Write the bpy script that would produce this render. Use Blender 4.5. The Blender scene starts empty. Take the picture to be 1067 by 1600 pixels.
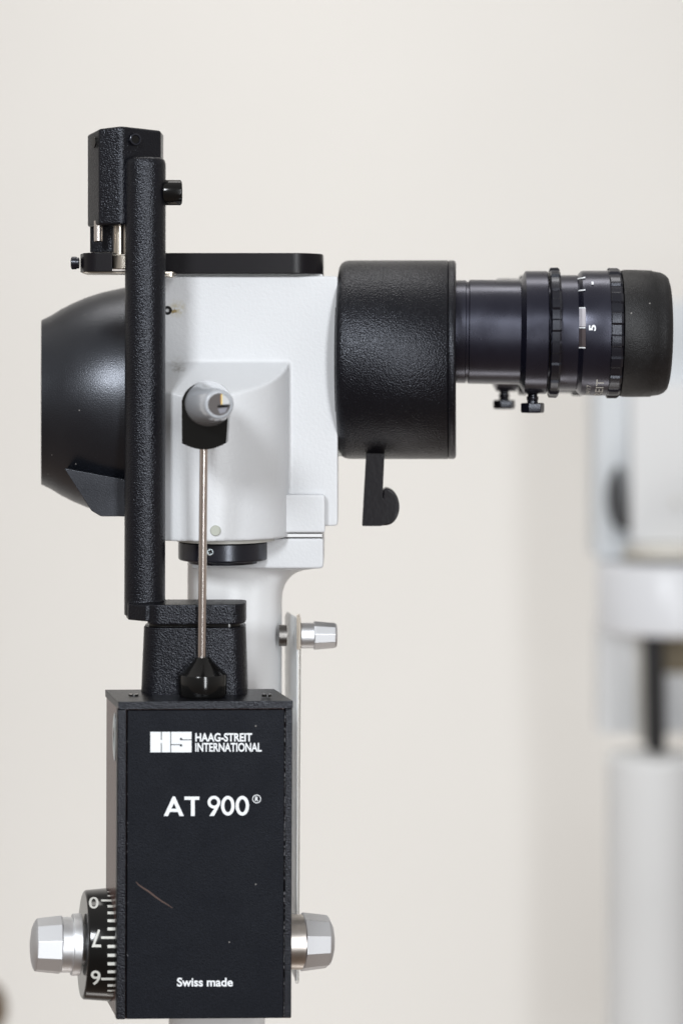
import bpy, bmesh, math, random
from mathutils import Vector
random.seed(7)
PI = math.pi
sc = bpy.context.scene
col = sc.collection

# ------------------------------------------------------------------ camera, world, light, exposure
S = 0.0002                 # metres per unit of the drawing grid (0.2 mm)
D = 3300.0                 # camera distance in grid units (0.66 m)
X0, Y0 = 533.5, 560.0      # point of the grid level with the lens
cam_d = bpy.data.cameras.new('camera')
cam = bpy.data.objects.new('camera', cam_d); col.objects.link(cam); sc.camera = cam
cam.location = (0, -D*S, 0); cam.rotation_euler = (math.radians(90), 0, 0)
cam_d.sensor_fit = 'VERTICAL'; cam_d.sensor_height = 36; cam_d.sensor_width = 24
cam_d.lens = 36*D/1600
cam_d.shift_y = -(800-Y0)/1600; cam_d.shift_x = 0
cam_d.clip_start = 0.01; cam_d.clip_end = 50
cam_d.dof.use_dof = True
cam_d.dof.focus_distance = (D-95)*S
cam_d.dof.aperture_fstop = (cam_d.lens*0.001)/(47*S)
cam_d.dof.aperture_blades = 0

w = bpy.data.worlds.new('World'); sc.world = w; w.use_nodes = True
nt = w.node_tree; nt.nodes.clear()
wo = nt.nodes.new('ShaderNodeOutputWorld'); bg = nt.nodes.new('ShaderNodeBackground')
tc = nt.nodes.new('ShaderNodeTexCoord'); sx = nt.nodes.new('ShaderNodeSeparateXYZ')
rm = nt.nodes.new('ShaderNodeMapRange'); rm.inputs[1].default_value = -1; rm.inputs[2].default_value = 1
cr = nt.nodes.new('ShaderNodeValToRGB')
els = cr.color_ramp.elements
els[0].position = 0.0; els[0].color = (.20, .145, .11, 1)
els[1].position = 1.0; els[1].color = (.47, .455, .44, 1)
for p, c in ((.36, (.26, .21, .18, 1)), (.48, (.44, .41, .38, 1)), (.62, (.47, .455, .44, 1))):
    e = els.new(p); e.color = c
ry = nt.nodes.new('ShaderNodeMapRange')      # the room behind the photographer is darker
ry.inputs[1].default_value = -1; ry.inputs[2].default_value = .2; ry.inputs[3].default_value = .42; ry.inputs[4].default_value = 1.0
mx = nt.nodes.new('ShaderNodeMixRGB'); mx.blend_type = 'MULTIPLY'; mx.inputs[0].default_value = 1
nt.links.new(tc.outputs['Generated'], sx.inputs[0]); nt.links.new(sx.outputs[2], rm.inputs[0])
nt.links.new(rm.outputs[0], cr.inputs[0]); nt.links.new(sx.outputs[1], ry.inputs[0])
nt.links.new(cr.outputs[0], mx.inputs[1]); nt.links.new(ry.outputs[0], mx.inputs[2])
nt.links.new(mx.outputs[0], bg.inputs[0]); bg.inputs[1].default_value = 1.1
nt.links.new(bg.outputs[0], wo.inputs[0])

def area(name, loc, target, size, size_y, watts, color):
    l = bpy.data.lights.new(name, 'AREA'); l.shape = 'RECTANGLE'; l.size = size; l.size_y = size_y
    l.energy = watts; l.color = color
    o = bpy.data.objects.new(name, l); col.objects.link(o); o.location = loc
    o.rotation_euler = (Vector(target)-Vector(loc)).to_track_quat('-Z', 'Y').to_euler()
    return o
area('window_light', (-.46, -1.30, .62), (0, 0, -.02), .27, .30, 13.0, (.93, .965, 1.0))
area('second_window_light', (.38, -1.42, .14), (0, 0, -.05), .17, 1.15, 12.5, (.95, .975, 1.0))
for z_, w_ in ((1.25, 7.5), (-1.55, 5.3)):  # added fill lamps, unseen above and below, that brighten the wall evenly
    wl = area('wall_fill_light', (.0, .45, z_), (.0, 1.52, -.9 if z_ > 0 else .2), 1.2, .4, w_, (1.0, .975, .94)); wl.data.spread = math.radians(120)

sc.view_settings.view_transform = 'Standard'; sc.view_settings.look = 'None'
sc.view_settings.exposure = 0; sc.view_settings.gamma = 1
sc.cycles.use_denoising = True
sc.cycles.max_bounces = 10; sc.cycles.transmission_bounces = 8
sc.render.filter_size = 1.3 if hasattr(sc.render, 'filter_size') else 1.5

# ------------------------------------------------------------------ helpers
def P(x, y, v):
    k = (D+v)/D
    return Vector(((x-X0)*k*S, v*S, (Y0-y)*k*S))
def tag(o, label=None, cat=None, group=None, kind=None):
    if label: o['label'] = label
    if cat: o['category'] = cat
    if group: o['group'] = group
    if kind: o['kind'] = kind
    return o
def thing(name, loc, label, cat, group=None):
    o = bpy.data.objects.new(name, None); col.objects.link(o); o.location = loc
    o.empty_display_size = .01
    return tag(o, label, cat, group)
def base_of(parent):
    v = Vector((0, 0, 0)); p = parent
    while p is not None:
        v += p.location; p = p.parent
    return v
class M:      # one mesh under construction, world coordinates
    def __init__(s): s.v = []; s.f = []
    def add(s, vs, fs):
        n = len(s.v); s.v += [Vector(a) for a in vs]; s.f += [tuple(n+i for i in f) for f in fs]; return s
def build(name, m, mat, parent=None, bevel=0, seg=2, sharp=32, smooth=True, remesh=0, sm_iter=4, label=None):
    off = base_of(parent)
    me = bpy.data.meshes.new(name)
    me.from_pydata([v-off for v in m.v], [], m.f); me.validate()
    bm = bmesh.new(); bm.from_mesh(me)
    bmesh.ops.recalc_face_normals(bm, faces=bm.faces)
    bm.to_mesh(me); bm.free()
    me.materials.append(mat)
    o = bpy.data.objects.new(name, me); col.objects.link(o); o.parent = parent
    if remesh:
        r = o.modifiers.new('r', 'REMESH'); r.mode = 'VOXEL'; r.voxel_size = remesh*S; r.use_smooth_shade = True
        q = o.modifiers.new('s', 'SMOOTH'); q.factor = .5; q.iterations = sm_iter
        dg = bpy.context.evaluated_depsgraph_get(); dg.update()
        me2 = bpy.data.meshes.new_from_object(o.evaluated_get(dg)); me2.name = name
        o.modifiers.clear(); o.data = me2
        if not me2.materials: me2.materials.append(mat)
        for p in me2.polygons: p.use_smooth = True
        return o
    if bevel:
        b = o.modifiers.new('bevel', 'BEVEL'); b.width = bevel*S; b.segments = seg; b.limit_method = 'ANGLE'
        b.angle_limit = math.radians(30); b.harden_normals = True
        for p in me.polygons: p.use_smooth = True
    elif smooth:
        for p in me.polygons: p.use_smooth = True
        me.set_sharp_from_angle(angle=math.radians(sharp))
    if label: o['label'] = label
    return o

class Axis:   # a straight axis between two grid points, along x or y of the grid
    def __init__(s, A, B, along='x', u=None):
        s.A = P(*A); s.B = P(*B); s.d = s.B-s.A; s.al = along
        a = s.d.normalized(); s.a = a
        ref = Vector((0, 0, 1)) if along == 'x' else Vector((0, -1, 0))
        s.u = (ref-a*ref.dot(a)).normalized()
        s.w = a.cross(s.u)
        tgt = Vector((0, -1, 0)) if along == 'x' else Vector((1, 0, 0))
        if s.w.dot(tgt) < 0: s.w = -s.w
    def at(s, c):
        if s.al == 'x': q = (c-X0)/D; i = 0
        else: q = (Y0-c)/D; i = 2
        t = (q*(D*S+s.A.y)-s.A[i])/(s.d[i]-q*s.d.y)
        return s.A+s.d*t
    def k(s, p): return (D*S+p.y)/(D*S)
    def pt(s, c, r, th):
        p = s.at(c); R = r*S*s.k(p)
        return p+(s.u*math.cos(th)+s.w*math.sin(th))*R
    def wrap(s, x, y, r):     # the near-side surface point that shows at (x, y); r is a radius or a function of the station
        c = x
        for _ in range(4):
            rr = r(c) if callable(r) else r
            lo, hi = 0.02, PI-.02
            for _ in range(26):
                th = (lo+hi)/2; p = s.pt(c, rr, th)
                if Y0-p.z*D/(D*S+p.y) < y: lo = th
                else: hi = th
            c += x-(X0+p.x*D/(D*S+p.y))
        return p
def lathe(m, ax, prof, seg=96, rmod=None, ph=0.0):
    n = len(prof); vs = []; fs = []
    for (c, r) in prof:
        for i in range(seg):
            th = ph+2*PI*i/seg
            rr = r+(rmod(th) if rmod else 0) if r > 0 else 0.02
            vs.append(ax.pt(c, max(rr, .02), th))
    for j in range(n-1):
        for i in range(seg):
            a = j*seg+i; b = j*seg+(i+1) % seg
            fs.append((a, b, b+seg, a+seg))
    fs.append(tuple(range(seg))); fs.append(tuple(range((n-1)*seg, n*seg)))
    m.add(vs, fs); return m
class ViewAxis(Axis):         # axis between two world points, stations given as distance in grid units from A
    def __init__(s, A, B, up=(0, 0, 1)):
        s.A = Vector(A); s.B = Vector(B); s.d = s.B-s.A; s.a = s.d.normalized(); ref = Vector(up)
        s.u = (ref-s.a*ref.dot(s.a)).normalized(); s.w = s.a.cross(s.u)
    def at(s, c): return s.A+s.a*c*S
    def k(s, p): return 1.0
def rpoly(pts, r, n=6):       # rounds the corners of a 2-D polygon
    out = []; N = len(pts)
    for i in range(N):
        p = Vector(pts[i][:2]); a = Vector(pts[i-1][:2]); b = Vector(pts[(i+1) % N][:2])
        rr = pts[i][2] if len(pts[i]) > 2 else r
        if rr <= 0: out.append((p.x, p.y)); continue
        d1 = (a-p); d2 = (b-p); ang = d1.angle(d2)
        t = min(rr/math.tan(ang/2), d1.length*.49, d2.length*.49); R = t*math.tan(ang/2)
        p1 = p+d1.normalized()*t; bis = (d1.normalized()+d2.normalized()).normalized()
        c = p+bis*(R/math.sin(ang/2))
        a1 = math.atan2(*(p1-c).yx); p2 = p+d2.normalized()*t; a2 = math.atan2(*(p2-c).yx)
        da = (a2-a1+PI) % (2*PI)-PI
        for k in range(n+1):
            th = a1+da*k/n; out.append((c.x+R*math.cos(th), c.y+R*math.sin(th)))
    return out
def prism(m, out, v0, depth, shear=0.0, vf=None):    # silhouette polygon of grid points, pushed straight back
    n = len(out)
    f = [P(x, y, (vf(x) if vf else 0)+v0) for x, y in out]
    b = [p+Vector((shear*depth*S, depth*S, 0)) for p in f]
    fs = [tuple(range(n)), tuple(range(2*n-1, n-1, -1))]+[(i, (i+1) % n, n+(i+1) % n, n+i) for i in range(n)]
    m.add(f+b, fs); return m
def vprism(m, plan, y0, y1, vref, plan1=None):        # plan polygon of (x, v) stood up between two heights
    def z(y): return P(0, y, vref).z
    plan1 = plan1 or plan
    n = len(plan)
    a = [Vector((P(x, 0, vref).x, v*S, z(y0))) for x, v in plan]
    b = [Vector((P(x, 0, vref).x, v*S, z(y1))) for x, v in plan1]
    fs = [tuple(range(n)), tuple(range(2*n-1, n-1, -1))]+[(i, (i+1) % n, n+(i+1) % n, n+i) for i in range(n)]
    m.add(a+b, fs); return m
def rect(x0, y0, x1, y1): return [(x0, y0), (x1, y0), (x1, y1), (x0, y1)]

def glyphs(body, box, mapper, bold=0.0, rot=0, thick=.8, shear=0):   # writing laid on a surface
    cu = bpy.data.curves.new('writing', 'FONT'); cu.body = body; cu.size = 1; cu.offset = bold
    cu.resolution_u = 6; cu.shear = shear
    o = bpy.data.objects.new('writing', cu); col.objects.link(o)
    dg = bpy.context.evaluated_depsgraph_get(); dg.update()
    me = bpy.data.meshes.new_from_object(o.evaluated_get(dg))
    bm = bmesh.new(); bm.from_mesh(me)
    bmesh.ops.subdivide_edges(bm, edges=[e for e in bm.edges if e.calc_length() > .18], cuts=2, use_grid_fill=False)
    bmesh.ops.triangulate(bm, faces=bm.faces)
    xs = [v.co.x for v in bm.verts]; ys = [v.co.y for v in bm.verts]
    ax, bx, ay, by = min(xs), max(xs), min(ys), max(ys)
    vs = []
    for v in bm.verts:
        s = (v.co.x-ax)/(bx-ax); t = (v.co.y-ay)/(by-ay)
        if rot == 180: s, t = 1-s, 1-t
        if rot == 90: s, t = 1-t, s      # reads from bottom to top
        vs.append(mapper(box[0]+s*(box[2]-box[0]), box[3]-t*(box[3]-box[1])))
    bm.verts.index_update()
    fs = [tuple(v.index for v in f.verts) for f in bm.faces]
    bm.free(); bpy.data.objects.remove(o); bpy.data.curves.remove(cu); bpy.data.meshes.remove(me)
    return vs, fs
def stroke(path, wd, mapper, closed=False):
    n = len(path); L = []; R = []
    for i, p in enumerate(path):
        p = Vector(p); a = Vector(path[i-1]) if (i or closed) else p
        b = Vector(path[(i+1) % n]) if (i < n-1 or closed) else p
        d = (b-a).normalized(); nn = Vector((-d.y, d.x))
        ww = wd(i/(n-1)) if callable(wd) else wd
        L.append(p+nn*ww/2); R.append(p-nn*ww/2)
    vs = [mapper(*q) for q in L+R]
    fs = [(i, (i+1) % n, n+(i+1) % n, n+i) for i in range(n if closed else n-1)]
    return vs, fs
def ellipse(cx, cy, rx, ry, n=32, a0=0, a1=2*PI):
    return [(cx+rx*math.cos(a0+(a1-a0)*i/n), cy+ry*math.sin(a0+(a1-a0)*i/n)) for i in range(n if abs(a1-a0-2*PI) < 1e-6 else n+1)]
def flat(name, parts, mat, parent, label=None):
    m = M()
    for vs, fs in parts: m.add(vs, fs)
    off = base_of(parent)
    me = bpy.data.meshes.new(name); me.from_pydata([v-off for v in m.v], [], m.f)
    me.materials.append(mat)
    o = bpy.data.objects.new(name, me); col.objects.link(o); o.parent = parent
    if label: o['label'] = label
    return o

# ------------------------------------------------------------------ materials
def mat(name, base, rough=.5, tint=None, metal=0., bump=0., bscale=1250, bdet=2, spec=.5, var=0., vscale=60, coat=0., trans=0., ior=1.5,
        specks=0., rvar=0., stain=None, aniso=None, brush=0.):
    m = bpy.data.materials.new(name); m.use_nodes = True
    n = m.node_tree; b = n.nodes['Principled BSDF']
    b.inputs['Base Color'].default_value = (*base, 1); b.inputs['Roughness'].default_value = rough
    b.inputs['Metallic'].default_value = metal; b.inputs['Specular IOR Level'].default_value = spec
    if tint: b.inputs['Specular Tint'].default_value = (*tint, 1)
    b.inputs['Coat Weight'].default_value = coat; b.inputs['Coat Roughness'].default_value = .08
    b.inputs['Transmission Weight'].default_value = trans; b.inputs['IOR'].default_value = ior
    tc = n.nodes.new('ShaderNodeTexCoord')
    colsock = None
    if var:
        no = n.nodes.new('ShaderNodeTexNoise'); no.inputs['Scale'].default_value = vscale; no.inputs['Detail'].default_value = 4
        n.links.new(tc.outputs['Object'], no.inputs['Vector'])
        mr = n.nodes.new('ShaderNodeMapRange'); mr.inputs[1].default_value = .3; mr.inputs[2].default_value = .7
        mr.inputs[3].default_value = 1-var; mr.inputs[4].default_value = 1+var
        n.links.new(no.outputs[0], mr.inputs[0])
        mm = n.nodes.new('ShaderNodeMixRGB'); mm.blend_type = 'MULTIPLY'; mm.inputs[0].default_value = 1
        mm.inputs[1].default_value = (*base, 1); n.links.new(mr.outputs[0], mm.inputs[2]); colsock = mm.outputs[0]
    if specks:                 # dust grains
        vo = n.nodes.new('ShaderNodeTexVoronoi'); vo.inputs['Scale'].default_value = 520
        n.links.new(tc.outputs['Object'], vo.inputs['Vector'])
        lt = n.nodes.new('ShaderNodeMath'); lt.operation = 'LESS_THAN'; lt.inputs[1].default_value = .13
        n.links.new(vo.outputs['Distance'], lt.inputs[0])
        sp = n.nodes.new('ShaderNodeSeparateColor'); n.links.new(vo.outputs['Color'], sp.inputs[0])
        gt = n.nodes.new('ShaderNodeMath'); gt.operation = 'GREATER_THAN'; gt.inputs[1].default_value = 1-specks
        n.links.new(sp.outputs[0], gt.inputs[0])
        mu = n.nodes.new('ShaderNodeMath'); mu.operation = 'MULTIPLY'; n.links.new(lt.outputs[0], mu.inputs[0]); n.links.new(gt.outputs[0], mu.inputs[1])
        mm = n.nodes.new('ShaderNodeMixRGB'); mm.inputs[2].default_value = (.22, .21, .2, 1)
        n.links.new(mu.outputs[0], mm.inputs[0])
        if colsock: n.links.new(colsock, mm.inputs[1])
        else: mm.inputs[1].default_value = (*base, 1)
        colsock = mm.outputs[0]
    if stain:                  # [(object-space point, radius, colour, strength)]
        for (pt, rad, c, st) in stain:
            vd = n.nodes.new('ShaderNodeVectorMath'); vd.operation = 'DISTANCE'; vd.inputs[1].default_value = pt
            n.links.new(tc.outputs['Object'], vd.inputs[0])
            no = n.nodes.new('ShaderNodeTexNoise'); no.inputs['Scale'].default_value = 900; no.inputs['Detail'].default_value = 3
            n.links.new(tc.outputs['Object'], no.inputs['Vector'])
            mr = n.nodes.new('ShaderNodeMapRange'); mr.inputs[1].default_value = 0; mr.inputs[2].default_value = rad
            mr.inputs[3].default_value = 1; mr.inputs[4].default_value = 0
            n.links.new(vd.outputs['Value'], mr.inputs[0])
            a = n.nodes.new('ShaderNodeMath'); a.operation = 'MULTIPLY'; n.links.new(mr.outputs[0], a.inputs[0])
            m2 = n.nodes.new('ShaderNodeMapRange'); m2.inputs[1].default_value = .35; m2.inputs[2].default_value = .6
            n.links.new(no.outputs[0], m2.inputs[0]); n.links.new(m2.outputs[0], a.inputs[1])
            a2 = n.nodes.new('ShaderNodeMath'); a2.operation = 'MULTIPLY'; a2.use_clamp = True; a2.inputs[1].default_value = st
            n.links.new(a.outputs[0], a2.inputs[0])
            mm = n.nodes.new('ShaderNodeMixRGB'); mm.inputs[2].default_value = (*c, 1); n.links.new(a2.outputs[0], mm.inputs[0])
            if colsock: n.links.new(colsock, mm.inputs[1])
            else: mm.inputs[1].default_value = (*base, 1)
            colsock = mm.outputs[0]
    if colsock: n.links.new(colsock, b.inputs['Base Color'])
    if rvar:
        no = n.nodes.new('ShaderNodeTexNoise'); no.inputs['Scale'].default_value = 90; no.inputs['Detail'].default_value = 5
        n.links.new(tc.outputs['Object'], no.inputs['Vector'])
        mr = n.nodes.new('ShaderNodeMapRange'); mr.inputs[1].default_value = .3; mr.inputs[2].default_value = .7
        mr.inputs[3].default_value = rough-rvar; mr.inputs[4].default_value = rough+rvar
        n.links.new(no.outputs[0], mr.inputs[0]); n.links.new(mr.outputs[0], b.inputs['Roughness'])
    if bump or brush:
        no = n.nodes.new('ShaderNodeTexNoise'); no.inputs['Scale'].default_value = bscale; no.inputs['Detail'].default_value = bdet
        no.inputs['Roughness'].default_value = .55
        if brush:
            mp = n.nodes.new('ShaderNodeMapping'); mp.inputs['Scale'].default_value = (brush, 1, 1) if aniso == 'x' else (1, 1, brush)
            n.links.new(tc.outputs['Object'], mp.inputs[0]); n.links.new(mp.outputs[0], no.inputs['Vector'])
        else:
            n.links.new(tc.outputs['Object'], no.inputs['Vector'])
        bp = n.nodes.new('ShaderNodeBump'); bp.inputs['Strength'].default_value = 1; bp.inputs['Distance'].default_value = bump
        n.links.new(no.outputs[0], bp.inputs['Height']); n.links.new(bp.outputs[0], b.inputs['Normal'])
    return m

BL = (.86, .90, 1.0)
WRINK = mat('black wrinkle paint', (.0042, .0042, .0062), .29, spec=.4, tint=BL, bump=.0002, bscale=2000, bdet=1.5, rvar=.03)
WRINK2 = mat('black wrinkle paint fine', (.0042, .0042, .0062), .31, spec=.38, tint=BL, bump=.00014, bscale=2100, bdet=1.5)
HOODM = mat('matt black plastic', (.0035, .0042, .0065), .33, spec=.95, tint=BL, bump=.00005, bscale=2600, specks=.02, rvar=.03)
PANEL = mat('matt black panel paint', (.0068, .0078, .011), .5, spec=.16, tint=BL, bump=.00013, bscale=2200, bdet=3, specks=.006, rvar=.1, var=.4, vscale=2300)
SIDE = mat('black enamel with painted reflection', (.10, .055, .048), .24, spec=.3, tint=(1.0, .8, .74), bump=.00002, bscale=1500)  # brown base and tint stand in for warm reflections on the black side
ANOD = mat('black anodised metal', (.004, .004, .009), .27, spec=.95, tint=(.78, .80, 1.0), bump=.000012, bscale=2600, specks=.008, rvar=.05)
ANOD2 = mat('black anodised ring', (.005, .005, .009), .27, spec=.75, tint=BL, bump=.00002, bscale=2400, specks=.006)
GLOSS = mat('glossy black plastic', (.004, .004, .004), .14, spec=.5)
DISCM = mat('black anodised plate', (.007, .006, .008), .3, spec=.22, bump=.00002, bscale=2500)
LEVM = mat('black lever enamel', (.007, .006, .008), .24, spec=.3, bump=.00003, bscale=900)
RUBB = mat('black rubber', (.007, .007, .008), .46, spec=.42, bump=.00017, bscale=2300, bdet=4, specks=.05, rvar=.1, var=.3, vscale=500)
WHITE = None
off_w = P(350, 1750, 100)
def obj_pt(x, y, v): return tuple(P(x, y, v)-off_w)
WHITE = mat('white textured enamel', (.66, .672, .69), .38, bump=.00008, bscale=1000, bdet=2, var=.015,
            stain=[(obj_pt(272.5, 486, -10), 5.5*S, (.22, .13, .03), 3.0), (obj_pt(277, 482, -10), 17*S, (.45, .38, .18), .8),
                   (obj_pt(280, 576, -30), 14*S, (.2, .18, .15), .8), (obj_pt(276, 566, -20), 16*S, (.3, .28, .22), .6)])
WHITE2 = mat('white smooth enamel', (.78, .785, .79), .38, bump=.00005, bscale=600, var=.015)
CREAM = mat('cream enamel rim', (.60, .60, .56), .4)
PLUG = mat('grey green plug', (.42, .44, .38), .5, bump=.00003, bscale=2000)
STEEL = mat('polished steel', (.80, .74, .70), .27, metal=1)
NICKEL = mat('nickel plated brass', (.62, .56, .48), .28, metal=1, bump=.00003, bscale=1200, brush=.08, aniso='z')
ALU = mat('satin aluminium', (.74, .75, .77), .52, metal=1, bump=.000015, bscale=2500)
ALUT = mat('turned aluminium', (.78, .79, .81), .44, metal=1, bump=.00003, bscale=2200, brush=8, aniso='x')
ALUS = mat('turned aluminium stained', (.60, .56, .52), .34, metal=1, var=.2, vscale=160)
INK = mat('white printing ink', (.86, .89, .92), .6)
INKG = mat('pale filled engraving', (.66, .66, .62), .6)
BAND = mat('worn metal band lit part', (.86, .84, .90), .42, metal=.6, bump=.00001, bscale=1500)  # lit stretch of the band, brightness put into the colour
BAND2 = mat('worn metal band shaded part', (.20, .17, .18), .4, metal=.8)  # shaded stretch of the same metal, painted darker and brown
CHROME = mat('zinc plated screw', (.62, .70, .74), .25, metal=1)
CHIP = mat('bare metal chips', (.22, .22, .24), .5)
DARKM = mat('dark steel', (.22, .21, .20), .35, metal=1)
SCRATCH = mat('brown scratch', (.085, .05, .04), .6)
ACRY = mat('clear acrylic', (.95, .96, .94), .05, trans=1.0, ior=1.42)
ACRYF = mat('frosted acrylic', (.84, .86, .87), .35)
PRISMM = mat('frosted prism glass', (.70, .735, .79), .14, metal=.35, spec=1.0, coat=.6)
PRISMD = mat('prism end glass', (.10, .09, .088), .45, spec=.15)
PRISMR = mat('prism facet painted glint', (.52, .53, .54), .4)  # bright reflection in the glass, put into the colour
PRISML = mat('prism lower facet painted glint', (.22, .22, .25), .4)  # weaker reflection in the glass, put into the colour
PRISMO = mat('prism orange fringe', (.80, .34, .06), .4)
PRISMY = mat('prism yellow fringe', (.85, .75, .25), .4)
TIPR = mat('prism rim', (.40, .42, .45), .3)

# ------------------------------------------------------------------ the setting: the wall
WALLM = mat('warm white wall paint', (.80, .79, .767), .7, bump=.0004, bscale=60, var=.018, vscale=2.2)
m = M(); vw = 7600
m.add([(-3, vw*S, -2.0), (3, vw*S, -2.0), (3, vw*S, 2.2), (-3, vw*S, 2.2), (-3, vw*S+.1, -2.0), (3, vw*S+.1, -2.0), (3, vw*S+.1, 2.2), (-3, vw*S+.1, 2.2)],
      [(0, 1, 2, 3), (4, 5, 6, 7), (0, 1, 5, 4), (1, 2, 6, 5), (2, 3, 7, 6), (3, 0, 4, 7)])
tag(build('wall', m, WALLM, smooth=False), 'plain warm white wall filling the background', 'wall', kind='structure')

# ------------------------------------------------------------------ the microscope
mic = thing('slit_lamp_microscope', off_w, 'white slit lamp microscope with black binocular head and eyepieces pointing right', 'microscope')
VM = 60
# body casting: main block, upright drum with sloping top
m = M()
body = rpoly([(206, 431), (528, 431, 4), (528, 822, 5), (420, 822), (206, 822)], 12, 5)
prism(m, body, -70+VM, 200)
cx, cv, R = 325, -62+VM, 97
zc0 = P(cx, 0, cv); zb = P(0, 838, cv).z; rx = R*S*(D+cv)/D
ths = [PI+PI*i/60 for i in range(61)]
rim = [(zc0.x+rx*1.31*math.cos(t), zc0.y+rx*math.sin(t)) for t in ths]
rim = [(rim[0][0], 20*S)]+rim+[(rim[-1][0], 20*S)]
z1 = (Y0-566)*(D-10)/D*S; slope = ((Y0-566)*(D-10)-(Y0-618)*(D-98))/D*S/(88*S)
top = [Vector((x, y, z1-slope*(-10*S-y))) for x, y in rim]; bot = [Vector((x, y, zb)) for x, y in rim]; n = len(rim)
m.add(bot+top, [tuple(range(n)), tuple(range(2*n-1, n-1, -1))]+[(i, (i+1) % n, n+(i+1) % n, n+i) for i in range(n)])
build('body_casting', m, WHITE, mic, remesh=2.2, sm_iter=4)
# top cap strip of the body
m = M(); prism(m, rpoly([(206, 428), (503, 428, 3), (506, 434), (206, 434)], 1, 2), -52+VM, 165)
build('top_cap', m, WHITE2, mic, bevel=1)
# black ring under the drum with white collar above it
ax = Axis((352, 800, -62+VM), (352, 900, -62+VM), 'y')
m = M(); lathe(m, ax, [(834, 0), (834, 79), (843.5, 79), (844, 0)])
build('drum_collar', m, CREAM, mic, bevel=.8)
m = M(); lathe(m, Axis((349.5, 800, -62+VM), (349.5, 900, -62+VM), 'y'), [(842, 0), (842, 67.5), (845.5, 68), (846, 70.5), (871, 70.5), (873.5, 69), (873.5, 56), (879, 55), (879, 0)])
rg = build('lens_ring', m, ANOD2, mic, bevel=.8)
fr = P(329, 863, -62+VM-68)
m = M(); A = ViewAxis(P(329, 862.5, -62+VM-64), P(328.5, 862.5, -62+VM-74)); lathe(m, A, [(0, 0), (0, 6.2), (4.5, 6.2), (6.2, 4.8), (6.2, 3.2), (4.6, 2.6), (4.6, 0)], 24)
sw = build('screw', m, CHROME, rg)
m = M()
for a in (0.4, 0.4+PI/2):
    ca, sa = math.cos(a)*3.3, math.sin(a)*3.3; cb, sb = -math.sin(a)*.8, math.cos(a)*.8
    prism(m, [(329-ca-cb, 862.5-sa-sb), (329+ca-cb, 862.5+sa-sb), (329+ca+cb, 862.5+sa+sb), (329-ca+cb, 862.5-sa+sb)], -62+VM-71.6, 1.5)
build('screw_slot', m, GLOSS, rg, smooth=False)
m = M(); A = ViewAxis(P(337, 829, -62+VM-93), P(337, 829, -62+VM-101)); lathe(m, A, [(0, 0), (0, 8), (5.2, 8), (6, 7.2), (6, 0)], 32)
build('plug', m, PLUG, mic)
m = M(); A = ViewAxis(P(262, 485, -60+VM), P(262, 485, -80+VM)); lathe(m, A, [(0, 0), (0, 7), (11, 7), (13, 5.5), (13, 3), (9, 2.6), (9, 0)], 32)
build('side_screw', m, GLOSS, mic)

# bottom slide blocks and the column
m = M(); prism(m, rpoly([(400, 773), (508, 773, 4), (508, 832.5, 4), (400, 832.5)], 1, 4), -86+VM, 150)
build('slide_block', m, WHITE, mic, remesh=1.6, sm_iter=3)
m = M(); prism(m, rect(400, 834, 503.5, 839.5), -80+VM, 140)
build('slide_plate', m, WHITE2, mic, bevel=1)
m = M(); prism(m, rpoly([(300, 841.5), (505.5, 841.5, 3), (505.5, 888.5, 6), (300, 888.5)], 1, 4), -78+VM, 150)
build('lower_block', m, WHITE, mic, remesh=1.6, sm_iter=3)
colm = [(291.5, 880), (291.5, 950), (288, 1150), (262, 1560), (262, 1750), (412, 1750), (413, 1520), (439, 1150), (439.5, 940), (440.5, 930), (444, 918),
        (449, 909.5), (456, 901.5), (466, 895), (480, 890.5), (500, 888), (500, 880)]
m = M()
pts = [Vector(p) for p in colm]
def col_sec(y, x0_, x1_, n=28, sharpness=3.2):
    c = (x0_+x1_)/2; hx = (x1_-x0_)/2; out = []
    for i in range(n):
        th = 2*PI*i/n; ct, st = math.cos(th), math.sin(th)
        out.append((c+hx*math.copysign(abs(ct)**(2/sharpness), ct), 20+VM+72*math.copysign(abs(st)**(2/sharpness), st), y))
    return out
rows = [(882, 291.5, 500), (888, 291.5, 500), (890.5, 291.5, 480), (895, 291.5, 466), (901.5, 291.5, 456), (909.5, 291.5, 449), (918, 291.5, 444), (930, 291.5, 440.5), (942, 291.5, 439.5),
        (1150, 288, 439), (1400, 270, 426), (1560, 262, 413), (1750, 262, 412)]
vs = []; fs = []; N = 40
for (y, a, b) in rows:
    for (x, v, yy) in col_sec(y, a, b, N):
        vs.append(Vector((P(x, 0, 20+VM-40).x, v*S, P(0, yy, 20+VM-40).z)))
for j in range(len(rows)-1):
    for i in range(N): fs.append((j*N+i, j*N+(i+1) % N, (j+1)*N+(i+1) % N, (j+1)*N+i))
fs += [tuple(range(N)), tuple(range((len(rows)-1)*N, len(rows)*N))]
m.add(vs, fs); build('column', m, WHITE2, mic, sharp=50)

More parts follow.
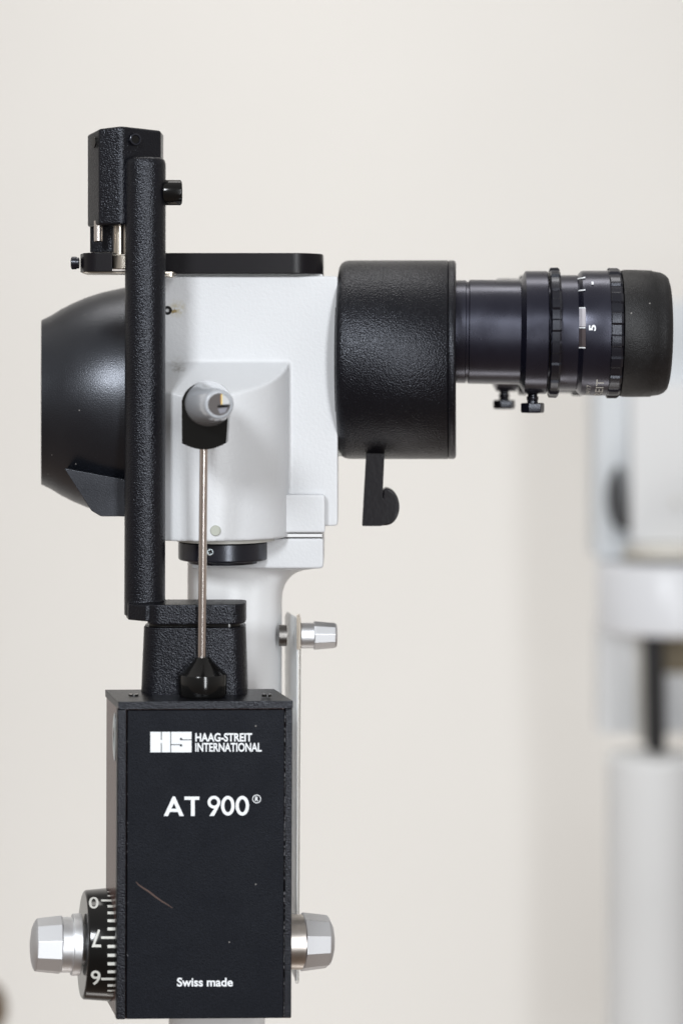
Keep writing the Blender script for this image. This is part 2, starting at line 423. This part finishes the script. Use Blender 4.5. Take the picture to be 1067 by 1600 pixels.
# hood at the patient's side
m = M(); ax = Axis((64, 628.5, 26+VM), (300, 628, 60+VM), 'x')
prof = [(64.5, 128), (80, 135.5), (97, 146), (115, 155), (135, 163.5), (160, 171.5), (193, 178.5), (225, 182), (232, 182)]
inner = [(232, 150), (200, 172), (160, 165), (115, 149), (80, 130), (66, 124)]
n_ = 96; vs = []; fs = []
loop = prof+inner
for (c, r) in loop:
    for i in range(n_): vs.append(ax.pt(c, r, 2*PI*i/n_))
K = len(loop)
for j in range(K):
    for i in range(n_): a = j*n_+i; b = j*n_+(i+1) % n_; c2 = ((j+1) % K)*n_+(i+1) % n_; d2 = ((j+1) % K)*n_+i; fs.append((a, b, c2, d2))
m.add(vs, fs); hood = build('lens_hood', m, HOODM, mic, bevel=1.2)
m = M(); prism(m, rpoly([(100.5, 731.5, 1), (236, 757, 1), (236, 807, 1), (158, 807, 12), (143, 798, 8)], 1, 5), 46+VM-160, 90)
build('hood_bracket', m, HOODM, hood, bevel=2.5, seg=3)

# plate across the top of the body
m = M(); vprism(m, rpoly([(230, -84+VM), (504.5, -84+VM, 48), (504.5, 108+VM, 48), (230, 108+VM)], 1, 16), 395.2, 427, -84+VM)
build('top_plate', m, DISCM, mic, bevel=1.8, seg=3)
# binocular housing
def stad(m, ax, ax2, prof, seg=48):
    vs = []; fs = []; n = 2*seg
    for (c, r) in prof:
        for i in range(seg): vs.append(ax.pt(c, r, PI*i/(seg-1)))
        for i in range(seg): vs.append(ax2.pt(c, r, PI+PI*i/(seg-1)))
    for j in range(len(prof)-1):
        for i in range(n): fs.append((j*n+i, j*n+(i+1) % n, (j+1)*n+(i+1) % n, (j+1)*n+i))
    fs += [tuple(range(n)), tuple(range((len(prof)-1)*n, len(prof)*n))]
    m.add(vs, fs)
class Shift(Axis):
    def __init__(s, ax, off):
        s.__dict__.update(ax.__dict__); s.off = off; s.base = ax
    def at(s, c): return s.base.at(c)
    def pt(s, c, r, th): return s.base.pt(c, r, th)+s.off
axb = Axis((500, 562, 28+VM), (740, 562, 14+VM), 'x'); axb2 = Shift(axb, Vector((0, 190*S, 0)))
m = M(); stad(m, axb, axb2, [(531.5, 138), (532, 146), (534.5, 150.5), (539, 153.5), (546, 155), (600, 155.2), (699, 155.2), (700, 154.2)])
bh = build('binocular_housing', m, WRINK, mic, sharp=60)
m = M(); stad(m, axb, axb2, [(700, 150), (700.3, 153.6), (701.4, 155), (708.5, 155), (711, 153.5), (712.3, 150), (712.4, 100)])
build('rear_cover', m, WRINK, mic, sharp=60)
m = M(); stad(m, axb, axb2, [(529.5, 123), (536, 123)]); build('coupling_ring', m, GLOSS, mic)
m = M(); prism(m, rect(526, 686, 534, 713), -20+VM, 60); build('coupling_pad', m, CREAM, mic, bevel=1)
# swing lever below the housing
m = M(); prism(m, rpoly([(572.5, 700), (601, 700), (599, 745), (597.5, 778, 2), (596, 822), (565.6, 822, 2)], 1.0, 3), -36+VM, 26)
D_ = [(594, 822), (594, 778), (598, 776), (598, 770)]
hook = [(592, 822), (604, 821)]+[(603+21*math.cos(a), 792+29*math.sin(a)) for a in [math.radians(75-9*i) for i in range(0, 19)]]+[(599, 764), (597, 778), (592, 781)]
lev = build('lever', m, LEVM, mic, bevel=3.2, seg=4)
m = M(); prism(m, hook, -34+VM, 40); build('lever_hook', m, LEVM, lev, bevel=4.5, seg=5)

# ---- eyepieces
def knurl(teeth, depth, ph=0):
    def f(th):
        q = ((th+ph)*teeth/(2*PI)) % 1
        if q < .42: return 0
        if q < .5: return -depth*(q-.42)/.08
        if q < .92: return -depth
        return -depth*(1-(q-.92)/.08)
    return f
def eyepiece(writing=True):
    A = Axis((700, 518, 0+VM), (1060, 521.8, -18+VM), 'x')
    m = M(); lathe(m, A, [(705, 0), (705, 80), (725, 80.5), (726.5, 80.5), (727.5, 78.5), (731.5, 78.5), (732.8, 81.3), (811, 81.6), (819, 95.8), (852, 96.2), (853.5, 95), (853.5, 80), (856, 80),
                          (856, 88), (875, 90), (898, 90.2), (899.5, 89.2), (900.5, 90.5), (905.5, 96.3), (910, 97.3), (947, 97.6), (948, 90), (950, 0)])
    tube = build('eyepiece_tube', m, ANOD, mic, sharp=20)
    m = M(); lathe(m, A, [(855.8, 80), (856, 98), (858, 101.5), (869, 101.8), (872, 99), (873, 88)], 216, knurl(18, 3.0, .35)); build('focus_ring', m, ANOD2, tube, sharp=25)
    m = M(); lathe(m, A, [(947, 80), (947.3, 100.5), (948.5, 101.8), (962.5, 101.8), (966, 99.5), (966.5, 84)], 216, knurl(18, 3.0, .12)); build('diopter_ring', m, ANOD2, tube, sharp=25)
    m = M(); lathe(m, A, [(966.8, 0), (966.8, 94), (968, 98), (973, 99.2), (985, 99.4), (1015.5, 98.8), (1016.5, 97.7), (1029, 95.8), (1036, 92.5), (1040.5, 88), (1042.6, 81), (1043.5, 68), (1042, 62), (1036, 58), (1030, 0)], 128)
    build('rubber_eyecup', m, RUBB, tube, sharp=50)
    # clamp screw under the collar
    m = M(); C = Axis((831.5, 600, 0+VM), (831.5, 660, 0+VM), 'y')
    lathe(m, C, [(605, 0), (605, 7), (614, 7), (615, 9.5), (617, 7.5), (619, 7.5), (620, 9.3), (624, 9.3), (626, 8.2), (630, 8.6), (630, 0)], 32)
    cs = build('clamp_screw', m, ANOD2, tube)
    m = M(); lathe(m, C, [(629.8, 0), (629.8, 17.6), (631, 18.8), (642.5, 18.8), (645, 17.4), (645, 0)], 6, None, PI/6+.12)
    build('screw_head', m, ANOD2, tube, bevel=.9)
    rr = lambda x: 97.6 if x >= 909 else (90.5+(x-900.5)*1.16 if x < 905.5 else 96.3+(x-905.5)*.3)
    def mp(lift):
        return lambda x, y: A.wrap(x, y, lambda c: rr(c)+lift+.5)
    if writing:
        parts = []
        for y, dy in ((434.6, -2.6), (453.6, -1.6), (481, -.4), (512, 0), (543.2, .5)):
            n_ = 8; parts.append(stroke([(900.8+i*13/n_, y+dy*i/n_-dy/2) for i in range(n_+1)], 1.9, mp(1.0)))
        flat('scale_marks', parts, INK, tube)
        st = [];
        ys = [481.5+i*1.9 for i in range(34)]
        for a, b in zip(ys, ys[1:]):
            if abs(a-512) < 1.2: continue
            st.append(([mp(.6)(901.5, a), mp(.6)(905.6, a), mp(.6)(909, a), mp(.6)(914.5, a), mp(.6)(914.5, b), mp(.6)(909, b), mp(.6)(905.6, b), mp(.6)(901.5, b)], [(0, 1, 6, 7), (1, 2, 5, 6), (2, 3, 4, 5)]))
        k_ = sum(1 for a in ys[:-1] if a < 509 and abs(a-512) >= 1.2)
        flat('scale_band', st[:k_], BAND, tube); flat('scale_band', st[k_:], BAND2, tube)  # one band, its lit and shaded stretches painted in two tones
        flat('scale_numeral', [glyphs('5', (919.5, 507.5, 930.5, 517), mp(.4), .03, 90)], INK, tube)
        flat('minus_sign', [stroke([(925, 440), (925.3, 444.6)], 3.2, mp(.4))], INK, tube)
        # engraved name running round the barrel: only its end shows
        def arc(x, s):      # s = arc length in grid units measured down from the near-top
            th = math.acos(max(-1, min(1, (520.4-591.8)/97.6)))
            return A.pt(x, 97.9, th+s/97.6)
        m2 = lambda x, y: arc(x, y-592)
        flat('engraved_name', [glyphs('STREIT', (927.5, 592, 939.5, 592+90), m2, 0, 90)], INKG, tube)
        flat('engraved_number', [glyphs('04/17', (913.5, 606, 920, 606+38), m2, 0, 90)], INKG, tube)
    return tube
tube = eyepiece()
def copy_tree(o, parent):
    c = o.copy(); col.objects.link(c); c.parent = parent
    for ch in o.children:
        if ch.name.startswith(('scale', 'engraved', 'minus')): continue
        g = ch.copy(); col.objects.link(g); g.parent = c
    return c
t2 = copy_tree(tube, mic)
t2.location = Vector((-22*S, 300*S, -1*S)); t2['label'] = 'far eyepiece half hidden behind the near one'

# breath shield sheet, its clip and the clamping knob, right of the column
m = M()
sh = [P(445, 962, 170), P(448, 956, 155), P(463, 965, 20), P(464, 972, 10), P(462.5, 1533, 10), P(446, 1500, 170)]
mt = [p+Vector((2.2*S, 0, 0)) for p in sh]; n = len(sh)
m.add(sh+mt, [tuple(range(n)), tuple(range(2*n-1, n-1, -1))]+[(i, (i+1) % n, n+(i+1) % n, n+i) for i in range(n)])
shield = build('breath_shield', m, ACRYF, mic, bevel=1)
m = M(); lathe(m, Axis((467, 1000, 14), (464, 1540, 14), 'y'), [(1010, 0), (1010, 3.4), (1532, 3.4), (1536, 2.2), (1537, 0)], 32)
build('shield_edge', m, ACRY, shield)
m = M(); prism(m, rpoly([(463.5, 961, 2), (467.5, 961, 3), (470, 968), (470, 1015, 1), (463.5, 1015, 1)], .5, 2), 2, 16)
build('shield_clip', m, NICKEL, mic, bevel=.7)
kx = Axis((440, 993, 20), (530, 993, 26), 'x')
m = M(); lathe(m, kx, [(436, 0), (436, 16.5), (448, 16.5), (448, 0)], 40); build('shield_bolt', m, DARKM, mic)
def faceted(name, ax, prof, sides, mat_, parent, ph=0.0, bev=1.0):
    m = M(); lathe(m, ax, prof, sides, None, ph); return build(name, m, mat_, parent, bevel=bev, seg=2)
m = M(); lathe(m, kx, [(469.5, 0), (469.5, 19.2), (470.5, 20), (493, 20), (493, 0)], 64)
kb = build('shield_knob', m, ALUT, mic)
faceted('knob_head', kx, [(490, 0), (490, 21.8), (491.5, 22.8), (523, 20), (526, 17.5), (527.2, 0)], 10, ALU, kb, .1)

# ------------------------------------------------------------------ the tonometer
VF0, VFS = -235, 35/273.
vf = lambda x: (x-184)*VFS
def F(dv): return lambda x, y: P(x, y, VF0+vf(x)+dv)
ton = thing('applanation_tonometer', P(310, 1592, -170), 'black tonometer with printed front panel, silver knobs and prism on a steel rod', 'tonometer')
SH = -.28
m = M(); prism(m, [(184.5, 1106), (456.5, 1104.5), (455, 1591), (183, 1592.5)], VF0+12, 98, SH, vf)
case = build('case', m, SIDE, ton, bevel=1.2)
m = M(); prism(m, [(184.2, 1109), (198, 1109), (196.5, 1593), (182.2, 1593.2)], VF0, 11.7, SH, vf); build('side_frame', m, WRINK2, ton, bevel=1.2)
m = M(); prism(m, [(446.3, 1107.5), (457.2, 1107.2), (455.3, 1590), (444.2, 1590.5)], VF0, 11.7, SH, vf); build('side_frame', m, WRINK2, ton, bevel=1.2)
m = M(); prism(m, [(200, 1110.5), (444.6, 1109.2), (442.8, 1590.8), (198.4, 1592.6)], VF0+1.5, 10, SH, vf); panel = build('front_panel', m, PANEL, ton, bevel=1)
m = M(); prism(m, rpoly([(185, 1096.5), (457.6, 1095), (457.4, 1106.6), (185.5, 1108.2)], .3, 2), VF0-2, 112, SH, vf); build('top_plate', m, WRINK2, ton, bevel=2.6, seg=3)
for x_ in (209, 417):
    m = M(); lathe(m, Axis((x_, 1080, -176), (x_, 1100, -176), 'y'), [(1084.6, 3), (1084.2, 7.5), (1088, 8), (1088, 3), (1084.6, 3)], 24); build('lid_screw', m, GLOSS, ton)
# chromed cap on the left side
m = M(); pc = P(178, 1152, VF0+30)
nrm = Vector((-1, -.28, 0)).normalized()
side_x = (P(184.5, 1150, VF0+12)+Vector((SH*22*S, 22*S, 0)))
side_x.z = P(0, 1152, VF0+30).z
A = ViewAxis(side_x-nrm*2*S, side_x+nrm*4*S); lathe(m, A, [(0, 0), (0, 13), (3, 13), (4, 11), (4, 6), (3, 5), (3, 0)], 48)
for i, v_ in enumerate(m.v):
    m.v[i] = Vector((v_.x, v_.y, side_x.z+(v_.z-side_x.z)*2.7))
build('side_cap', m, CHROME, ton)
# printing on the panel
pf = F(.9)
flat('maker_name', [glyphs('HAAG-STREIT', (305.5, 1145.4, 394, 1158.8), pf, .03), ], INK, panel)
flat('maker_name', [glyphs('INTERNATIONAL', (305.5, 1160.6, 409, 1174.6), pf, .024)], INK, panel)
lg = flat('logo', [([pf(x, y) for x, y in rect(235.3, 1143.5, 299.6, 1175.5)], [(0, 1, 2, 3)])], INK, panel)
pl = F(.45)
def q(x0, y0, x1, y1): return ([pl(x, y) for x, y in rect(x0, y0, x1, y1)], [(0, 1, 2, 3)])
pl2 = pl
dots = [([pl(x, y) for x, y in ellipse(cx_, cy_, 1.9, 1.9, 12)], [tuple(range(12))]) for cx_, cy_ in ((283.2, 1154.8), (283.2, 1164.6))]
flat('logo_lines', [q(251.9, 1143.6, 253.1, 1156), q(251.9, 1161, 253.1, 1175.4), q(266.6, 1143.6, 267.8, 1175.4), q(284.5, 1155.3, 299.5, 1156.5), q(268, 1162.9, 281.8, 1164.1)]+dots, PANEL, panel)
W = 5.1
fx = lambda x, y: pf(x, y)
def poly(pts): return ([pf(x, y) for x, y in pts], [tuple(range(len(pts)))])
parts = [poly([(256.2, 1275), (270.2, 1244.5), (273.6, 1244.5), (273.6, 1252), (263, 1275)]), poly([(287.6, 1275), (280.9, 1275), (273.6, 1258), (270.8, 1252), (270.8, 1244.5), (273.7, 1244.5)]),
         poly([(264, 1268.6), (266, 1263.6), (278.5, 1263.6), (280.5, 1268.6)]),
         poly([(288.4, 1244.6), (311.8, 1244.6), (311.8, 1249.8), (288.4, 1249.8)]), poly([(298.6, 1249), (304.6, 1249), (304.6, 1275), (298.6, 1275)])]
parts.append(stroke(ellipse(334.6, 1253.4, 7.6, 7.6), W-.4, fx, True))
parts.append(poly([(327.4, 1274.8), (337.8, 1259.4), (344.2, 1256.8), (334.8, 1274.8)]))
for cx_ in (356.2, 378.8):
    parts.append(stroke(ellipse(cx_, 1258.9, 8.0, 12.9), W, fx, True))
# slight steps in depth keep overlapping pieces apart
for i, (vs_, fs_) in enumerate(parts):
    for v_ in vs_: v_.y -= i*.02*S
flat('model_name', parts, INK, panel)
flat('registered_mark', [stroke(ellipse(401.2, 1248.3, 6.2, 6.2, 24), 1.1, fx, True), glyphs('R', (398.8, 1244.6, 404.0, 1252), pf, .03)], INK, panel)
flat('origin_text', [glyphs('Swiss made', (277, 1527.6, 364, 1541.5), pf, .024)], INK, panel)
sp = [(213, 1378), (217, 1382.5), (224, 1387.5), (233, 1393), (243, 1401), (254, 1408.8), (263, 1414), (270, 1419)]
flat('scratch', [stroke(sp, lambda t: .7+1.9*math.sin(PI*min(1, t*1.05))**.7 if t < .95 else .8, F(1.0))], SCRATCH, panel)

rw = random.Random(5)
chips = []
for i in range(150):
    y = rw.uniform(1113, 1587); x = 445.6-(y-1107)*1.8/483+rw.uniform(-.5, .5); a_ = rw.uniform(.25, .75); b_ = rw.uniform(.4, 1.8)
    g_ = F(-.6 if x > 446 else .6); chips.append(([g_(x-a_, y), g_(x, y-b_), g_(x+a_, y+.2*b_), g_(x, y+b_)], [(0, 1, 2, 3)]))
for i in range(16):
    y = rw.uniform(1113, 1500); x = 199.6+rw.uniform(-.4, .6)
    g_ = F(.6); a_ = rw.uniform(.3, .8); chips.append(([g_(x-a_, y), g_(x, y-a_), g_(x+a_, y), g_(x, y+a_)], [(0, 1, 2, 3)]))
flat('paint_wear', chips, CHIP, panel)['kind'] = 'stuff'

# swivel base and the boot with the rod
pb = rpoly([(219.5, -163, 26), (386, -158, 26), (386, -92, 14), (219.5, -92, 14)], 20, 8)
pt_ = rpoly([(224, -163, 26), (382.5, -158, 26), (382.5, -95, 14), (224, -95, 14)], 20, 8)
m = M(); vprism(m, pt_, 979.5, 1086, -150, pb); build('swivel_base', m, WRINK, ton, bevel=1.6)
m = M(); vprism(m, rpoly([(231, -152, 20), (376, -152, 20), (376, -95, 10), (231, -95, 10)], 10, 6), 970, 982, -150); build('swivel_gap', m, GLOSS, ton)
m = M()
vprism(m, rpoly([(229.5, -166, 20), (383, -160, 26), (383, -92, 14), (229.5, -92, 8)], 20, 8), 944.5, 975.5, -160)
# toe that carries the arm, left of the plate
toe = [(197, -112), (203, -140), (232, -160), (262, -150), (262, -85), (200, -85)]
vprism(m, toe, 941, 966, -120)
arm_sec = []
for i in range(48):
    th = 2*PI*i/48; ct, st = math.cos(th), math.sin(th)
    arm_sec.append((227.8+31.6*math.copysign(abs(ct)**(2/2.15), ct), -111+30*math.copysign(abs(st)**(2/2.1), st)))
arm_sec_b = [(x-1.5 if x < 227 else x-1, v) for x, v in arm_sec]
def scaled(sec, k): return [(227.8+(x-227.8)*k, -111+(v+111)*k) for x, v in sec]
vprism(m, arm_sec, 256, 960, -111, arm_sec_b)
for ya, yb, ka, kb_ in ((247, 248.2, .80, .88), (248.2, 250.5, .88, .95), (250.5, 256.2, .95, 1.0)):
    vprism(m, scaled(arm_sec, ka), ya, yb+.6, -111, scaled(arm_sec, kb_))
arm = build('swing_arm', m, WRINK, ton, remesh=1.3, sm_iter=4)
m = M(); lathe(m, Axis((250, 301, -111), (300, 301, -104), 'x'), [(254, 0), (254, 18.5), (257, 19.8), (282, 19.8), (284, 18), (284, 0)], 64)
build('arm_pin', m, GLOSS, ton, sharp=30)
# mounting block behind the arm's head
plan = rpoly([(132.8, -62, 4), (156.5, -112, 5), (193, -124, 12), (250, -80, 6), (250, -30, 6), (140, -20, 6)], 6, 5)
m = M(); vprism(m, plan, 202, 352.5, -100)
for i, v_ in enumerate(m.v):       # crowned top
    if v_.z > P(0, 230, -100).z: v_.z += (2.5-(abs(v_.x-P(205, 0, -100).x)/S/28)**2*1.0)*S
block = build('mounting_block', m, WRINK, ton, bevel=5, seg=5)
def hexsocket(x, y, v, dr, nx):
    A = ViewAxis(P(x, y, v), P(x, y, v)+Vector((nx, -1, 0))*8*S)
    m = M(); lathe(m, A, [(0, 7.2), (0, 9), (3, 9), (3.4, 8.4), (3.4, 6.6), (1, 5.6)], 40); o = build('set_screw', m, ANOD2, block)
    m = M(); lathe(m, A, [(.6, 0), (.6, 7.4), (1.4, 7.4), (1.4, 0)], 6); build('hex_recess', m, GLOSS, block, smooth=False)
hexsocket(211.5, 218, -113, 0, .5)
A = ViewAxis(P(148.5, 222, -99.5), P(148.5, 222, -99.5)+Vector((-.9, -.45, 0))*8*S)
m = M(); lathe(m, A, [(0, 0), (0, 9), (2.2, 9), (2.4, 0)], 32); build('set_screw_hole', m, GLOSS, block)
# parts below the mounting block
m = M(); vprism(m, rpoly([(141, -60), (178, -70), (178, -30), (141, -20)], 3, 3), 350, 394, -60); build('mounting_stub', m, WRINK2, ton, bevel=1)
m = M(); lathe(m, Axis((154, 340, -92), (154, 400, -92), 'y'), [(345, 0), (345, 6.6), (376.5, 6.6), (378, 5.2), (378, 0)], 32); build('steel_pin', m, STEEL, ton)
m = M(); lathe(m, Axis((187, 340, -84), (187, 400, -84), 'y'), [(345, 0), (345, 9), (397.5, 9), (397.5, 0)], 32); build('guide_post', m, NICKEL, ton)
m = M(); prism(m, rpoly([(122, 395.5, 10), (177, 395.5, 1), (177, 424, 1), (122, 424, 3)], 1, 4), -98, 76)
tabp = M()
vprism(tabp, rpoly([(121.5, -60, 18), (135, -104, 30), (177, -104, 1), (177, -20, 1), (121.5, -20, 6)], 8, 8), 395, 424.3, -95)
build('mounting_tab', tabp, DISCM, ton, bevel=1.2)
m = M(); vprism(m, rpoly([(177.6, -98), (200, -98), (200, -30), (177.6, -30)], 1, 2), 398.5, 420, -95); build('nickel_block', m, NICKEL, ton, bevel=.8)
m = M(); vprism(m, rect(176, -97, 200, -24), 420.6, 423.6, -95); build('nickel_base', m, STEEL, ton)
m = M(); vprism(m, rpoly([(130, -92), (272, -92), (272, -30), (130, -30)], 3, 3), 424.9, 427.2, -90); build('base_shim', m, NICKEL, ton)
m = M(); vprism(m, rpoly([(252, -90), (271, -90), (271, -50), (252, -50)], 3, 3), 427.4, 432.5, -90); build('shim_tab', m, NICKEL, ton, bevel=.8)
m = M(); lathe(m, Axis((110, 411, -64), (130, 411, -64), 'x'), [(112, 0), (112, 8.5), (113, 10), (120, 10), (120, 8.6), (124, 8.6), (124, 0)], 40); build('end_screw', m, ANOD2, ton)

# rod, boot, prism holder, prism
bt = Axis((317, 1020, -170), (317, 1095, -170), 'y')
m = M(); lathe(m, bt, [(1026.5, 0), (1026.5, 11), (1029, 13), (1032, 14.5), (1050, 34.5), (1052.5, 37.2), (1055, 38), (1082, 38), (1085.5, 36.5), (1088, 35), (1088, 0)], 64)
build('rod_boot', m, GLOSS, ton, sharp=25)
m = M(); lathe(m, Axis((318.8, 690, -206), (315.4, 1030, -170), 'y'), [(680, 0), (680, 6.4), (1034, 6.6), (1034, 0)], 40); rod = build('measuring_rod', m, STEEL, ton)
# holder: short upright tube whose front is cut away for the prism
hp = []
hv = -205
top_ = []
m = M()
prof_out = [(284.6, 693), (284.2, 625)]+[(318-34*math.cos(a), 632-34*math.sin(a)) for a in [math.radians(8+i*8.2) for i in range(21)]]+[(357.2, 640), (353.6, 692)]
bottom = [(353.6-(i/10)*(353.6-284.6), 693+9.5*math.sin(PI*i/10)) for i in range(1, 10)]
prism(m, prof_out+bottom, hv-28, 56)
hold = build('prism_holder', m, GLOSS, ton, bevel=9, seg=5)
A = ViewAxis(P(323, 630.5, hv-10), P(342.5, 632, hv-120), (0, 0, 1))
Ld = (A.d.length/S)
m = M(); lathe(m, A, [(0, 0), (0, 33.6), (18, 33.4), (32, 32.5), (Ld-22, 24.6), (Ld-5, 20.2), (Ld-1, 18.6), (Ld, 16.6), (Ld, 0)], 64)
pr = build('measuring_prism', m, PRISMM, ton, sharp=25)
m = M(); lathe(m, A, [(Ld-8, 15), (Ld-4, 21), (Ld-.5, 19.6), (Ld+.6, 17.8), (Ld+.6, 16), (Ld-8, 15)], 64); build('prism_rim', m, TIPR, pr)
m = M(); lathe(m, A, [(Ld+.05, 0), (Ld+.05, 16.2), (Ld+.4, 16.1), (Ld+.5, 0)], 48); build('prism_end', m, PRISMD, pr)
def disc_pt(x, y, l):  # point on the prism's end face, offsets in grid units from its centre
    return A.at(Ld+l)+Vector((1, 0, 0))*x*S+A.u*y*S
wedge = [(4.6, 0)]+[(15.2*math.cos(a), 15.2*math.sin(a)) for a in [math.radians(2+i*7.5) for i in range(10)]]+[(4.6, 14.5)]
flat('prism_facet_glint', [([disc_pt(x, y, .9) for x, y in wedge], [tuple(range(len(wedge)))])], PRISMR, pr)  # painted patch for the bright reflection inside the glass
flat('prism_fringe', [([disc_pt(x, y, 1.0) for x, y in ((2.6, 0), (3.4, 0), (3.4, 14.8), (2.6, 14.9))], [(0, 1, 2, 3)])], PRISMO, pr)  # painted strips for the colour fringe of light in the glass
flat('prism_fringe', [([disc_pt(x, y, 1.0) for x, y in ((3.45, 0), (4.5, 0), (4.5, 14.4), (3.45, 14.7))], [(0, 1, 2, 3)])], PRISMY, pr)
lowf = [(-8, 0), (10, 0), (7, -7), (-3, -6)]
flat('prism_facet_glint', [([disc_pt(x, y, .9) for x, y in [(-2, -6), (12, -4), (9, -11), (1, -13)]], [(0, 1, 2, 3)])], PRISML, pr)  # painted patch for the dimmer reflection below
flat('prism_shade', [([disc_pt(x, y, 1.0) for x, y in [(-8, -1), (14, -1), (12, -3.5), (-5, -4.5)]], [(0, 1, 2, 3)])], GLOSS, pr)  # dark strip painted as shade within the glass

# measuring drum and the two knobs
da = Axis((48, 1476.5, -166), (521, 1471, -64), 'x')
m = M(); lathe(m, da, [(129.5, 0), (129.5, 79), (131, 81.5), (133, 82.5), (176, 86), (176, 0)], 128)
drum = build('measuring_drum', m, GLOSS, ton, bevel=.8)
rd = lambda c: 82.5+(c-133)*.08+.5
dw = lambda x, y: da.wrap(x, y, rd)
tk = []
for y, h_ in ((1393.5, 1.2), (1399.6, 2.2), (1407, -3), (1416, 3.8), (1426.4, 4.2), (1438.6, 4.5), (1451.4, 4.6), (1465, -3.8), (1478.7, 4.8), (1492.7, 4.8), (1506, 4.8),
              (1518.4, 4.4), (1529.6, -3.6), (1539.8, 3.4), (1548, 2.4), (1555, 1.4)):
    xa = 158.5 if h_ < 0 else 168.5; h2 = abs(h_)/2
    tk.append(([dw(x, y-h2) for x in (xa, 170, 180.5)]+[dw(x, y+h2) for x in (xa, 170, 180.5)], [(0, 1, 4, 3), (1, 2, 5, 4)]))
flat('drum_ticks', tk, INKG, drum)
flat('drum_numeral', [glyphs('0', (139.5, 1401.5, 154.5, 1419.5), dw, .01)], INKG, drum)
flat('drum_numeral', [glyphs('7', (143.5, 1452, 158.5, 1480), dw, .005, 180)], INKG, drum)
flat('drum_numeral', [glyphs('9', (142.5, 1516.5, 157.5, 1539), dw, .01)], INKG, drum)
m = M(); lathe(m, da, [(94, 0), (94, 42), (112, 42), (112.5, 46.5), (114, 47), (125, 47), (126, 46), (126, 30), (131, 30)], 96); lk = build('knob_collar', m, ALUT, ton, sharp=25)
faceted('knob_head', da, [(47.6, 0), (47.9, 12), (50, 26), (53, 35), (55.5, 39.6), (57, 41), (94, 45), (96, 44), (96, 0)], 10, ALU, lk, math.radians(32.5), .8)
m = M(); lathe(m, da, [(440, 0), (440, 41), (455, 41.6), (476, 42.2), (476, 0)], 96); rk = build('knob_collar', m, ALUS, ton, sharp=25)
faceted('knob_head', da, [(470, 0), (470, 43.5), (472, 45), (509, 40.6), (512.5, 37.5), (517, 28), (520, 14), (520.5, 0)], 10, ALU, rk, math.radians(28.5), .8)

# ------------------------------------------------------------------ out of focus things in the background
BGW = mat('pale grey enamel', (.69, .705, .72), .45, var=.02, vscale=8)
BGB = mat('pale blue grey panel', (.60, .635, .67), .5)
BGC = mat('cream enamel', (.62, .60, .55), .5)
BGK = mat('black painted metal', (.02, .02, .022), .4)
BGO = mat('olive brown metal', (.16, .13, .08), .45)
BGS = mat('bright enamel drum', (.68, .70, .74), .3)
BROWN = mat('dark brown varnished wood', (.10, .06, .025), .4, var=.2, vscale=30)
bgi = thing('ophthalmic_instrument', P(1010, 1750, 5400), 'out of focus grey and white eye examination stand at the right edge', 'instrument')
m = M(); prism(m, rpoly([(930, 470, 14), (1250, 470), (1250, 872), (930, 872, 2)], 1, 5), 5450, 260); build('upper_housing', m, BGB, bgi, bevel=6)
m = M(); prism(m, rpoly([(986, 600), (1260, 600), (1260, 850), (986, 850)], 6, 4), 5340, 100); build('side_cover', m, BGW, bgi, bevel=5)
cres = [(972+0, 730)]+[(974-26*math.sin(math.radians(a)), 778-52*math.cos(math.radians(a))) for a in range(15, 170, 12)]+[(986, 832), (979, 800), (975, 760)]
m = M(); prism(m, cres, 5400, 40); build('hand_grip', m, BGK, bgi, bevel=3)
m = M(); lathe(m, ViewAxis(P(1056, 785, 5340), P(1056, 785, 5325)), [(0, 0), (0, 13), (12, 12), (12, 0)], 24); build('cover_screw', m, BGC, bgi)
axd = Axis((1046, 850, 5460), (1046, 1000, 5460), 'y')
m = M(); lathe(m, axd, [(848, 0), (848, 70), (866, 74), (866, 0)], 48); build('upper_collar', m, BGC, bgi)
m = M(); prism(m, rect(972, 869, 1032, 875), 5340, 30); build('index_strip', m, BGO, bgi)
m = M(); lathe(m, Axis((1046, 850, 5460), (1046, 1000, 5460), 'y'), [(877, 0), (877, 112), (880, 114), (976, 114), (982, 108), (982, 0)], 64); build('drum_housing', m, BGS, bgi, sharp=40)
m = M(); prism(m, rpoly([(935, 975), (1004, 990), (1004, 1146), (935, 1146)], 3, 3), 5500, 160); build('lower_housing', m, BGW, bgi, bevel=5)
m = M(); prism(m, rect(995, 985, 1016, 1160), 5460, 60); build('cream_post', m, BGC, bgi, bevel=4)
m = M(); lathe(m, Axis((1020, 980, 5400), (1024, 1170, 5400), 'y'), [(980, 0), (980, 16), (1172, 16), (1172, 0)], 32); build('black_rod', m, BGK, bgi)
m = M(); prism(m, rect(1038, 985, 1250, 1146), 5490, 150); build('right_housing', m, BGW, bgi, bevel=4)
m = M(); prism(m, rect(1036, 985, 1140, 1052), 5470, 18); build('drum_bracket', m, BGO, bgi, bevel=4)
m = M(); lathe(m, Axis((1018, 1180, 5460), (1018, 1750, 5460), 'y'), [(1180, 0), (1180, 66), (1184, 70), (1750, 70), (1750, 0)], 64); build('support_column', m, BGW, bgi, sharp=40)
# brown thing at the lower left corner
tg = tag(build('wooden_knob', lathe(M(), Axis((-17, 1540, 5000), (-17, 1750, 5000), 'y'), [(1534, 0), (1535, 8), (1541, 17), (1554, 25), (1572, 29), (1592, 28), (1606, 19), (1616, 13), (1750, 13), (1750, 0)], 48), BROWN, None, sharp=60),
         'small dark brown rounded thing blurred at the bottom left corner', 'wooden knob')
